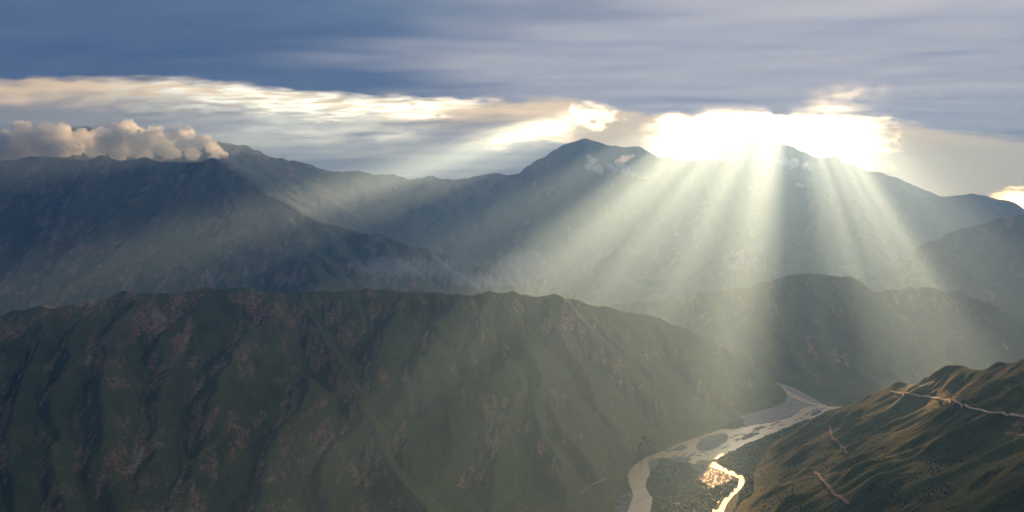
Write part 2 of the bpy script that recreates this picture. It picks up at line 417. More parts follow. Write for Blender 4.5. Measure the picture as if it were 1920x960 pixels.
# ------------------------------------------------------------------ terrain material
def terrain_material():
    T = NT("terrain")
    geo = T.n("NewGeometry")
    pos = geo.outputs["Position"]
    vp = T.n("VectorMath", {0: pos, 1: (.001, .001, .001)}, operation='MULTIPLY').outputs[0]   # kilometres
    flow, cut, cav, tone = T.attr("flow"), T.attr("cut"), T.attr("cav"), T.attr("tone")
    nx, ny_, up = T.n("SeparateXYZ", {0: geo.outputs["Normal"]}).outputs[:3]
    sv = T.n("VectorMath", {0: vp, 1: (1.0, .34, .42)}, operation='MULTIPLY').outputs[0]        # drawn out down the slopes
    n1 = T.noise(sv, 4.0, 6, .6, .4)
    n2 = T.noise(sv, 22.0, 7, .66, .5)
    n3 = T.noise(vp, 70.0, 5, .65)
    n4 = T.noise(sv, 9.0, 7, .64, .8)
    n5 = T.noise(vp, 170.0, 3, .6)
    rill = T.math('MINIMUM', T.attr("rill"), .5)
    veg = T.mix(T.mapr(n2, .38, .60), (.018, .034, .013), (.105, .118, .036))
    veg = T.mix(T.mapr(n1, .42, .62), veg, (.14, .135, .045))
    veg = T.mix(T.mapr(T.math('ADD', n3, T.math('MULTIPLY', T.math('SUBTRACT', flow, .45), .35)), .5, .70), veg, (.014, .028, .012))
    veg = T.mix(T.mapr(T.math('ADD', cav, T.math('MULTIPLY', T.math('SUBTRACT', n2, .5), 2.0)), .0, 1.1), veg, (.15, .15, .055))  # raised ground painted lighter, standing in for shading on the spurs
    veg = T.mix(T.mapr(T.math('SUBTRACT', flow, T.math('MULTIPLY', cav, .15)), .42, .75), veg, (.015, .030, .012))  # denser growth in gullies, darkened to stand in for their shade
    veg = T.mix(T.math('MULTIPLY', T.math('MULTIPLY', T.math('SUBTRACT', 1.0, tone), T.attr('asp')), .48, True), veg, (.175, .165, .042))  # warm sunbeam glow painted into the grass colour where tone is low
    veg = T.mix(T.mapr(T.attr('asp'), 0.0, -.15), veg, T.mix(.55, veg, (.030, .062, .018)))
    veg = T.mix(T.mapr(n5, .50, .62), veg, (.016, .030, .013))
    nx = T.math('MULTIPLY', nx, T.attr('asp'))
    east = T.mapr(T.math('ADD', nx, T.math('MULTIPLY', T.math('SUBTRACT', n4, .5), .6)), -.28, .30)     # grassy east, dry scrub west; light and shade of spurs painted in
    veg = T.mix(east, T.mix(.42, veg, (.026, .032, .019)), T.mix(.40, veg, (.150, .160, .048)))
    soil = T.mix(T.mapr(n3, .35, .65), (.17, .092, .042), (.38, .25, .125))
    scree = T.mix(T.mapr(n3, .35, .65), (.30, .21, .145), (.48, .38, .28))
    steep = T.mapr(up, .84, .62)
    s = T.math('ADD', T.math('MULTIPLY', steep, .22), T.math('MULTIPLY', T.math('SUBTRACT', n4, .5), 2.8))
    s = T.math('ADD', s, T.math('MULTIPLY', T.math('SUBTRACT', n2, .5), 1.6))
    s = T.math('ADD', s, T.math('MULTIPLY', rill, .25))
    s = T.math('SUBTRACT', s, T.math('MULTIPLY', nx, .22))
    s = T.math('ADD', s, T.math('MULTIPLY', tone, .30))
    col = T.mix(T.mapr(T.math('ADD', s, T.math('MULTIPLY', T.math('SUBTRACT', n5, .5), .9)), .32, .60), veg, soil)
    g = T.math('ADD', T.math('MULTIPLY', rill, .22), T.math('MULTIPLY', T.math('SUBTRACT', n2, .5), 1.6))
    g = T.math('ADD', g, T.math('MULTIPLY', T.math('SUBTRACT', n4, .5), 2.4))
    g = T.math('ADD', g, T.math('MULTIPLY', T.math('SUBTRACT', tone, .35), .2))
    col = T.mix(T.mapr(g, .42, .80), col, scree)
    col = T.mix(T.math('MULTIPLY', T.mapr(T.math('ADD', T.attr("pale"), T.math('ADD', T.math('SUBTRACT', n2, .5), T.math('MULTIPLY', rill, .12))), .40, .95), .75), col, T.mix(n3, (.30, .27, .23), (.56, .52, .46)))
    bump = T.n("Bump", {"Strength": .9, "Distance": 6.0, "Height": T.math('ADD', n3, T.math('MULTIPLY', T.noise(vp, 220.0, 3, .6), .5))})
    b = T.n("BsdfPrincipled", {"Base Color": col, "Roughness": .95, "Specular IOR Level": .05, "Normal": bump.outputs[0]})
    T.t.links.new(b.outputs[0], T.out.inputs[0])
    return T.m
M_TERR = terrain_material()

def simple(name, col_a, col_b, scale, rough=.9, spec=.1, bump=0.0, bscale=1.0):
    T = NT(name)
    pos = T.n("NewGeometry").outputs["Position"]
    n = T.noise(pos, scale, 6, .65)
    c = T.mix(T.mapr(n, .35, .65), col_a, col_b)
    b = T.n("BsdfPrincipled", {"Base Color": c, "Roughness": rough, "Specular IOR Level": spec})
    if bump:
        bp = T.n("Bump", {"Strength": bump, "Distance": bscale, "Height": T.noise(pos, scale * 4, 4, .6)})
        T.t.links.new(bp.outputs[0], b.inputs["Normal"])
    T.t.links.new(b.outputs[0], T.out.inputs[0])
    return T.m
M_WATER = simple("muddy_water", (.50, .31, .12), (.62, .40, .17), .02, .30, .5, .35, .4)
M_STREAM = simple("stream_water", (.24, .17, .09), (.32, .24, .13), .05, .52, .12, .4, .3)
M_GRAVEL = simple("gravel", (.10, .085, .07), (.22, .185, .15), .03, .95, .1, .5, .5)
M_SAND = simple("river_sand", (.26, .225, .17), (.36, .31, .24), .03, .95, .1, .4, .4)
M_ROAD = simple("dirt_track", (.40, .29, .18), (.55, .42, .27), .08, .95, .05, .3, .3)
M_PATH = simple("eroded_path", (.22, .14, .085), (.36, .25, .16), .08, .95, .05, .3, .3)
M_LEAF = simple("canopy_leaves", (.020, .050, .014), (.085, .130, .032), .04, .8, .15, .8, 2.0)
M_SHRUB = simple("shrub_leaves", (.018, .034, .013), (.050, .070, .024), .02, .85, .1, .6, 1.0)

# ------------------------------------------------------------------ terrain sheet: rows get wider with distance, split into the separate hills and mountains
NA, ND = 1000, 900
az = np.linspace(-math.radians(43), math.radians(43), NA)
dist = np.exp(np.linspace(math.log(1250), math.log(19000), ND))
A_, D_ = np.meshgrid(az, dist)
TX, TY = D_ * np.sin(A_), D_ * np.cos(A_)
TZ = ground_z(TX, TY)
TZ = TZ + sample("flood", TX, TY) * 0
fade = sstep(19000, 17500, D_) * sstep(1250, 1500, D_)
TZ = TZ * fade
w = near_w(TX, TY) > .5
ii = np.where(w, G1["I"][np.clip(((TY - 1100) / 7).astype(int), 0, G1["I"].shape[0] - 1), np.clip(((TX + 4300) / 7).astype(int), 0, G1["I"].shape[1] - 1)],
              G2["I"][np.clip(((TY - 5000) / 22).astype(int), 0, G2["I"].shape[0] - 1), np.clip(((TX + 13000) / 22).astype(int), 0, G2["I"].shape[1] - 1)])
flr = 4 + np.clip((D_ - 6000) / 30, 0, 160)
ii = np.where(TZ < flr + 8, len(KEYS), ii)
PX, PY = pix(TX, TY, TZ)
tone = .9 - sstep(350, 1000, PX) * .9                      # bare red soil is commonest on the western end of the near ridge
tone = np.where(ii == KEYS.index("right"), -.1, tone)
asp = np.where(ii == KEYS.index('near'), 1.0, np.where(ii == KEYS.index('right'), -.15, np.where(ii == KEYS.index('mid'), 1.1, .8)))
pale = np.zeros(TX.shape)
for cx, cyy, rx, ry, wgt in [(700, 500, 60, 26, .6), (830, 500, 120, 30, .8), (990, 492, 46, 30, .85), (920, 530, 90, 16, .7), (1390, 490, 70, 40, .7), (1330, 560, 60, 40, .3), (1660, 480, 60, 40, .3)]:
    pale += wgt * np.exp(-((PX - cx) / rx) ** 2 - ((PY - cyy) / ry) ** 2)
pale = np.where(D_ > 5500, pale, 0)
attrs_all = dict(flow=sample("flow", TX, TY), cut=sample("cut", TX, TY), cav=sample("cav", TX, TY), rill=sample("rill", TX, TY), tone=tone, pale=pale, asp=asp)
base = np.arange(NA * ND).reshape(ND, NA)
quads = np.stack([base[:-1, :-1], base[:-1, 1:], base[1:, 1:], base[1:, :-1]], -1).reshape(-1, 4)
qi = ii[:-1, :-1].ravel()
V = np.stack([TX, TY, TZ], -1).reshape(-1, 3)
NAMES = {"near": ("hill", "long steep ridge of green spurs and red gullies filling the left foreground"),
         "right": ("hill", "dark green slope with a pale dirt track at the lower right"),
         "mid": ("hill", "rounded twin topped hill behind the river bend"),
         "leftm": ("mountain", "dark blue mountain at the left under a cream cloud bank"),
         "centre": ("mountain", "big hazy mountain crossed by sunbeams in the middle"),
         "farr": ("mountain", "pale far ridge silhouetted against the bright gap in the clouds"),
         "rfar": ("mountain", "pale blue far hump at the right edge below the cream clouds"),
         "rmount": ("mountain", "blue hazy slope rising to the right edge behind the twin topped hill"),
         "lfar": ("mountain", "faint distant ridge behind the cloud bank on the left"),
         "floor": ("terrain", "flat canyon floor between the hills")}
for k, key in enumerate(KEYS + ["floor"]):
    q = quads[qi == k]
    if not len(q): continue
    used, inv = np.unique(q, return_inverse=True)
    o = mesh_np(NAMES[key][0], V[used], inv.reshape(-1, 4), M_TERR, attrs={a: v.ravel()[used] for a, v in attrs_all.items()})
    tag(o, NAMES[key][1], kind='structure')
# ground round the modelled part, out to the horizon
def ground_ring():
    vs, fs = [], []
    rings = [0.0, 400, 1251, 19000, 20300]
    n = 64
    for r in rings:
        for k in range(n):
            a = 2 * math.pi * k / n
            vs.append((r * math.sin(a), 0 if r == 0 else r * math.cos(a), -3.0))
    for i in range(len(rings) - 1):
        for k in range(n):
            fs.append((i * n + k, i * n + (k + 1) % n, (i + 1) * n + (k + 1) % n, (i + 1) * n + k))
    return np.array(vs), np.array(fs)
gv, gf = ground_ring()
tag(mesh_np("ground", gv, gf, M_TERR, attrs=dict(flow=np.zeros(len(gv)), cut=np.zeros(len(gv)), cav=np.zeros(len(gv)), rill=np.zeros(len(gv)), tone=np.zeros(len(gv)), pale=np.zeros(len(gv)), asp=np.zeros(len(gv)))), "plain ground reaching to the horizon", kind='structure')

# ------------------------------------------------------------------ river
def c3(pts): return [(1100 + x / 3.0, 640 + y / 3.0) for x, y in pts]
def c6(pts): return [(1180 + x / 6.0, 800 + y / 6.0) for x, y in pts]
def sheet(name, pts, z, mat, label, kind='structure', it=2, rag=4.0):
    import bmesh
    P = smooth_poly([on_z(p[0], p[1], z) for p in pts], it)
    Q = []
    for i, a in enumerate(P):                             # ragged shoreline
        b = P[(i + 1) % len(P)]
        for t in np.arange(0, 1, min(1.0, 5.0 / (np.linalg.norm(b - a) + 1e-6))): Q.append(a + (b - a) * t)
    Q = np.array(Q)
    Q[:, 0] += rag * fbm(Q[:, 0] / 26, Q[:, 1] / 26, 4, 90); Q[:, 1] += 1.3 * rag * fbm(Q[:, 0] / 26, Q[:, 1] / 26, 4, 95)
    P = list(Q)
    bm = bmesh.new()
    f = bm.faces.new([bm.verts.new(p) for p in P])
    if f.normal.z < 0: f.normal_flip()
    bmesh.ops.triangulate(bm, faces=[f])
    me = bpy.data.meshes.new(name); bm.to_mesh(me); bm.free()
    me.materials.append(mat)
    o = bpy.data.objects.new(name, me); C.objects.link(o)
    return tag(o, label, kind=kind)
RIVER = c3([(140, 1130), (200, 1020), (225, 960), (255, 890), (262, 850), (240, 815), (232, 745), (270, 690), (320, 650), (390, 628), (455, 612), (500, 584), (560, 560), (620, 540), (700, 512), (760, 492), (830, 495), (900, 480), (950, 469), (1010, 463), (1060, 447), (1130, 430), (1180, 410), (1212, 378), (1240, 366), (1330, 362), (1448, 369), (1500, 372), (1500, 380), (1420, 386), (1340, 425), (1270, 440), (1235, 440), (1200, 452), (1140, 478), (1080, 507), (1010, 530), (950, 557), (900, 577), (850, 602), (800, 627), (740, 657), (705, 668), (640, 690), (600, 692), (560, 672), (600, 655), (500, 654), (420, 656), (350, 662), (345, 700), (362, 735), (340, 775), (330, 820), (352, 855), (372, 885), (365, 925), (352, 980), (300, 1130)])
tag(sheet("river", RIVER, .3, M_WATER, "muddy tan river winding along the canyon floor"), None)
STREAM = c6([(760, 385), (830, 370), (900, 390), (960, 395), (1000, 425), (1060, 455), (1120, 480), (1190, 512), (1250, 530), (1285, 565), (1298, 610), (1280, 660), (1240, 715), (1180, 770), (1130, 820), (1090, 880), (1070, 940), (1040, 1010), (1000, 1100), (930, 1100), (960, 1000), (925, 945), (935, 890), (985, 855), (1030, 800), (1055, 770), (1050, 800), (1020, 840), (985, 865), (955, 890), (945, 930), (985, 945), (1020, 900), (1040, 850), (1075, 800), (1120, 750), (1165, 690), (1205, 640), (1225, 600), (1200, 565), (1150, 545), (1080, 510), (1010, 485), (940, 465), (880, 440), (800, 420), (740, 420)])
tag(sheet("river", STREAM, .45, M_STREAM, "bright golden side channel curling through the green flat", it=1, rag=1.5), None)
sheet("river", c3([(1070, 232), (1085, 236), (1120, 270), (1150, 290), (1200, 312), (1250, 335), (1300, 352), (1360, 360), (1330, 366), (1280, 357), (1210, 338), (1160, 318), (1130, 300), (1110, 268)]), .35, M_WATER, "thin far reach of the river below the twin topped hill")
sheet("gravel_flat", c3([(1066, 230), (1150, 255), (1240, 300), (1330, 352), (1370, 362), (1240, 366), (1212, 378), (1180, 410), (1060, 447), (950, 469), (850, 495), (790, 492), (845, 440), (870, 412), (1000, 385), (1110, 350), (1130, 310), (1105, 270)]), -.1, M_SAND, "broad sandy gravel flat beside the far river reach")
for pts, m, lab in [
        ([(610, 602), (630, 560), (655, 540), (720, 525), (790, 516), (803, 545), (770, 577), (690, 607), (640, 616)], M_GRAVEL, "largest dark gravel island in the middle of the river"),
        ([(462, 614), (500, 596), (540, 583), (568, 588), (552, 610), (500, 620)], M_GRAVEL, "grey gravel bar against the bank left of the largest island"),
        ([(868, 556), (876, 535), (900, 522), (960, 511), (980, 518), (930, 536), (888, 556)], M_GRAVEL, "small dark gravel island right of the largest island"),
        ([(925, 496), (955, 482), (1018, 476), (1000, 486), (945, 498)], M_GRAVEL, "thin dark gravel sliver in the upper river"),
        ([(1255, 408), (1290, 389), (1330, 386), (1312, 406), (1265, 422)], M_GRAVEL, "oval grey gravel island in the farthest wide bend"),
        ([(1300, 424), (1330, 402), (1372, 391), (1424, 386), (1400, 412), (1345, 436)], M_GRAVEL, "grey gravel bank touching the dark green slope"),
        ([(1120, 488), (1170, 468), (1225, 462), (1200, 474), (1150, 486)], M_SAND, "small pale sand strip among the trees by the river"),
        ([(345, 664), (420, 656), (500, 655), (605, 655), (565, 680), (490, 676), (420, 690), (380, 712), (350, 705)], M_GRAVEL, "mauve grey gravel point on the inside of the bend"),
        ([(140, 970), (165, 930), (192, 868), (238, 838), (261, 862), (240, 932), (215, 990), (160, 1060), (120, 1060)], M_GRAVEL, "grey gravel bank at the bottom edge by the ridge foot"),
        ([(640, 615), (690, 606), (760, 582), (740, 600), (680, 616), (620, 622)], M_SAND, "pale sand rim below the largest island")]:
    sheet("gravel_bar", c3(pts), .7, m, lab)

def slivers():
    R = np.random.RandomState(31)
    vs, fs = [], []
    line = c3([(300, 900), (270, 780), (330, 680), (450, 640), (600, 640), (740, 610), (870, 530), (1000, 500), (1120, 465), (1220, 415), (1330, 385)])
    for k in range(46):
        i = R.randint(1, len(line) - 1); t = R.rand()
        px = line[i][0] * (1 - t) + line[i + 1 if i + 1 < len(line) else i][0] * t + R.normal(0, 1.5)
        py = line[i][1] * (1 - t) + line[i + 1 if i + 1 < len(line) else i][1] * t + R.normal(0, 4.5)
        an = math.atan2(line[i][1] - line[i - 1][1], line[i][0] - line[i - 1][0]) + R.normal(0, .15)
        ln, wd = R.uniform(3, 11), R.uniform(.5, 1.3)
        ps = []
        for q in range(12):
            a = 2 * math.pi * q / 12; r = R.uniform(.75, 1.2)
            ex, ey = ln * math.cos(a) * r, wd * math.sin(a) * r
            ps.append(on_z(px + ex * math.cos(an) - ey * math.sin(an), py + ex * math.sin(an) + ey * math.cos(an), .62))
        if not in_poly(np.array([px]), np.array([py]), RIVER)[0]: continue
        b0 = len(vs); vs += ps; vs.append(np.mean(ps, 0))
        fs += [(b0 + (q + 1) % 12, b0 + q, b0 + 12) for q in range(12)]
    return np.array(vs), np.array(fs)
sv_, sf_ = slivers()
tag(mesh_np("gravel", sv_, sf_, M_GRAVEL, smooth=False), "thin gravel streaks breaking the surface of the river", kind='stuff')
# glittering shallows: many small pools and threads of water in the braided part
rs = np.random.RandomState(11)
def blob_pools():
    vs, fs = [], []
    for k in range(420):
        u, v = rs.rand(), rs.rand()
        px = 1288 + u * 100 - v * 20 + rs.normal(0, 4); py = 868 + v * 52 - u * 8 * v + u * 10
        if in_poly(np.array([px]), np.array([py]), c6([(640, 430), (760, 410), (900, 440), (1100, 520), (1180, 560), (1100, 640), (1040, 690), (960, 740), (840, 740), (800, 660), (720, 560), (690, 480)]))[0] and rs.rand() < 1.0:
            ln = rs.uniform(.6, 2.6); wd = rs.uniform(.4, 1.3)
            an = rs.choice([.45, .6, 1.9]) + rs.normal(0, .3)
            n = 8
            ps = []
            for q in range(n):
                a = 2 * math.pi * q / n
                r = rs.uniform(.7, 1.25)
                ex, ey = ln * math.cos(a) * r, wd * math.sin(a) * r
                ps.append(on_z(px + ex * math.cos(an) - ey * math.sin(an), py + (ex * math.sin(an) + ey * math.cos(an)) * .6, .6))
            b0 = len(vs); vs += ps
            vs.append(np.mean(ps, 0))
            fs += [(b0 + (q + 1) % n, b0 + q, b0 + n) for q in range(n)]
    for k in range(26):                                     # thread of pools to the lower left
        t = k / 25; px = 1299 - 28 * t + rs.normal(0, .8); py = 902 + 27 * t
        ps = [on_z(px + 1.3 * rs.uniform(.6, 1.3) * math.cos(a), py + 1.0 * rs.uniform(.6, 1.3) * math.sin(a), .6) for a in np.arange(8) * math.pi / 4]
        b0 = len(vs); vs += ps; vs.append(np.mean(ps, 0))
        fs += [(b0 + (q + 1) % 8, b0 + q, b0 + 8) for q in range(8)]
    for (xa, ya), (xb, yb) in [((1190, 318), (1215, 335)), ((1225, 345), (1262, 375)), ((1262, 375), (1300, 415)), ((1300, 418), (1275, 442)), ((1205, 458), (1190, 465))]:
        for t in np.linspace(0, 1, 6):
            px, py = c6([(xa + (xb - xa) * t, ya + (yb - ya) * t)])[0]
            ps = [on_z(px + 1.1 * rs.uniform(.6, 1.3) * math.cos(a), py + .9 * rs.uniform(.6, 1.3) * math.sin(a), .6) for a in np.arange(8) * math.pi / 4]
            b0 = len(vs); vs += ps; vs.append(np.mean(ps, 0))
            fs += [(b0 + (q + 1) % 8, b0 + q, b0 + 8) for q in range(8)]
    return np.array(vs), np.array(fs)
pv, pf = blob_pools()
tag(mesh_np("water", pv, pf, M_STREAM, smooth=False), "glittering scatter of shallow pools on the green flat", kind='stuff')
sheet("gravel_flat", c6([(640, 430), (760, 400), (900, 430), (1100, 520), (1180, 560), (1120, 620), (1040, 670), (960, 700), (860, 700), (800, 640), (720, 560), (690, 480)]), .2, M_GRAVEL, "wet braided gravel under the glittering pools")

# ------------------------------------------------------------------ vegetation
def ico():
    t = (1 + 5 ** .5) / 2
    v = np.array([(-1, t, 0), (1, t, 0), (-1, -t, 0), (1, -t, 0), (0, -1, t), (0, 1, t), (0, -1, -t), (0, 1, -t), (t, 0, -1), (t, 0, 1), (-t, 0, -1), (-t, 0, 1)], float)
    v /= np.linalg.norm(v[0])
    f = np.array([(0, 11, 5), (0, 5, 1), (0, 1, 7), (0, 7, 10), (0, 10, 11), (1, 5, 9), (5, 11, 4), (11, 10, 2), (10, 7, 6), (7, 1, 8), (3, 9, 4), (3, 4, 2), (3, 2, 6), (3, 6, 8), (3, 8, 9), (4, 9, 5), (2, 4, 11), (6, 2, 10), (8, 6, 7), (9, 8, 1)])
    return v, f
IV, IF = ico()
def scatter(pts, rad, squash, seed):
    R = np.random.RandomState(seed)
    n = len(pts)
    j = R.uniform(.6, 1.35, (n, 12, 1))
    s = rad[:, None, None]
    v = IV[None] * j * s * np.array([1, 1, squash])
    a = R.uniform(0, 6.28, n); ca, sa = np.cos(a)[:, None], np.sin(a)[:, None]
    v = np.stack([v[..., 0] * ca - v[..., 1] * sa, v[..., 0] * sa + v[..., 1] * ca, v[..., 2]], -1)
    v = v + pts[:, None, :]
    f = IF[None] + 12 * np.arange(n)[:, None, None]
    return v.reshape(-1, 3), f.reshape(-1, 3)

WOOD = [c3([(740, 664), (800, 634), (850, 608), (900, 583), (1010, 536), (1080, 512), (1140, 484), (1235, 447), (1340, 432), (1400, 415), (1330, 480), (1250, 540), (1160, 610), (1060, 660), (990, 720), (950, 780), (930, 850), (930, 960), (920, 1100), (800, 1100), (830, 960), (870, 850), (910, 780), (890, 745), (840, 725), (760, 690)]),
        c3([(430, 668), (480, 680), (560, 690), (590, 700), (610, 740), (640, 790), (700, 830), (760, 815), (850, 770), (850, 800), (800, 850), (740, 880), (700, 940), (690, 1100), (460, 1100), (400, 960), (378, 880), (355, 845), (338, 815), (350, 770), (370, 735), (385, 715)]),
        c3([(280, 690), (330, 655), (390, 630), (380, 600), (340, 600), (290, 640), (250, 700)]),
        c3([(775, 492), (800, 470), (860, 440), (882, 448), (880, 475), (830, 492)])]
def wood_points(n, seed):
    R = np.random.RandomState(seed)
    out = []
    for poly in WOOD:
        W = np.array([on_z(p[0], p[1], 0) for p in poly])
        lo, hi = W.min(0), W.max(0)
        area = (hi[0] - lo[0]) * (hi[1] - lo[1])
        m = int(area / n)
        x, y = R.uniform(lo[0], hi[0], m), R.uniform(lo[1], hi[1], m)
        ok = in_poly(x, y, W)
        ok &= ~in_poly(x, y, [on_z(*p, 0) for p in STREAM]) & (fbm(x / 60, y / 60, 2, 5) > -.45)
        out.append(np.stack([x[ok], y[ok]], 1))
    return np.concatenate(out)
wp = wood_points(62.0, 21)
R = np.random.RandomState(5)
wr = R.uniform(3.2, 7.5, len(wp))
wpts = np.column_stack([wp, np.maximum(ground_z(wp[:, 0], wp[:, 1]), 0) + wr * .55])
v, f = scatter(wpts, wr, .95, 6)
tag(mesh_np("woodland", v, f, M_LEAF, smooth=False), "dense green riverside wood covering the flat beside the river", kind='stuff')
# scrub on the slopes
R = np.random.RandomState(8)
m = 60000
az_s, d_s = R.uniform(-.55, .58, m), np.exp(R.uniform(math.log(1500), math.log(4900), m))
sx, sy = d_s * np.sin(az_s), d_s * np.cos(az_s)
sz = ground_z(sx, sy)
flo = sample("flow", sx, sy)
keep = (sz > 8) & (fbm(sx / 130, sy / 130, 3, 30) + (flo - .4) * 1.5 > .05)
sx, sy, sz = sx[keep], sy[keep], sz[keep]
sr = R.uniform(.8, 2.6, len(sx))
v, f = scatter(np.column_stack([sx, sy, sz + sr * .3]), sr, .8, 9)
tag(mesh_np("shrubbery", v, f, M_SHRUB, smooth=False), "dark scrub dotted over the near slopes", kind='stuff')

# ------------------------------------------------------------------ tracks
def ribbon(name, pts, width, mat, label, step=12.0, lift=2.2, jitter=1.5):
    pp = []
    for a, b in zip(pts[:-1], pts[1:]):
        n = max(2, int(math.hypot(b[0] - a[0], b[1] - a[1]) / 2.5))
        pp += [(a[0] + (b[0] - a[0]) * t, a[1] + (b[1] - a[1]) * t) for t in np.linspace(0, 1, n, endpoint=False)]
    dense = np.array([hit(*p) for p in pp + [pts[-1]]])
    for _ in range(3):
        dense[1:-1] = (dense[:-2] + 2 * dense[1:-1] + dense[2:]) / 4
    s = np.arange(len(dense))
    dense[:, 0] += jitter * fbm(s / 7.0, s * 0.0 + 3, 3, 60)
    dense[:, 1] += jitter * fbm(s / 7.0, s * 0.0 + 9, 3, 61)
    tg = np.gradient(dense[:, :2], axis=0); tg /= np.linalg.norm(tg, axis=1)[:, None] + 1e-9
    nrm = np.stack([-tg[:, 1], tg[:, 0]], 1)
    vs = []
    for e in (-1, -.33, .33, 1):
        ww = width * (1 + .35 * fbm(s / 5.0, s * 0.0 + e, 2, 62))
        q = dense[:, :2] + nrm * (e * ww / 2)[:, None]
        vs.append(np.column_stack([q, np.max([ground_z(q[:, 0] + ox, q[:, 1] + oy) for ox in (-4, 0, 4) for oy in (-4, 0, 4)], axis=0) + lift * .4]))
    V_ = np.concatenate(vs); n = len(dense)
    fs = [(r * n + i, r * n + i + 1, (r + 1) * n + i + 1, (r + 1) * n + i) for r in range(3) for i in range(n - 1)]
    return tag(mesh_np(name, V_, np.array(fs), mat), label, kind='structure')
ribbon("dirt_road", [(1668, 736), (1690, 739), (1720, 745), (1755, 749), (1785, 754), (1805, 763), (1820, 768), (1850, 775), (1885, 781), (1919, 786), (1960, 792)], 4.5, M_ROAD, "pale dirt road crossing the dark green slope at the right")
ribbon("dirt_path", [(1556, 800), (1557, 815), (1562, 825), (1572, 832), (1580, 840), (1588, 853)], 6, M_PATH, "short brown eroded path high on the dark green slope")
ribbon("dirt_path", [(1528, 886), (1540, 900), (1552, 914), (1565, 930), (1580, 938), (1592, 950)], 6, M_PATH, "brown eroded path low on the dark green slope near the bottom edge")
ribbon("dirt_path", [(1085, 928), (1100, 918), (1118, 909), (1137, 901)], 5, M_PATH, "faint tan path on the ridge foot left of the river")

# ------------------------------------------------------------------ haze
TOP = 2190.0
T = NT("haze")
pv_ = T.n("VolumePrincipled", {"Color": (.33, .59, .97, 1), "Density": 7.2e-5, "Anisotropy": .58})
T.t.links.new(pv_.outputs[0], T.out.inputs["Volume"])
hx, hy0, hy1 = 20500.0, -20500.0, 20500.0
hv = np.array([(x, y, z) for z in (-5.0, TOP) for x, y in ((-hx, hy0), (hx, hy0), (hx, hy1), (-hx, hy1))])
hf = np.array([(3, 2, 1, 0), (4, 5, 6, 7), (0, 1, 5, 4), (1, 2, 6, 5), (2, 3, 7, 6), (3, 0, 4, 7)])
tag(mesh_np("haze", hv, hf, T.m, smooth=False), "thin blue haze filling the canyon", kind='stuff')

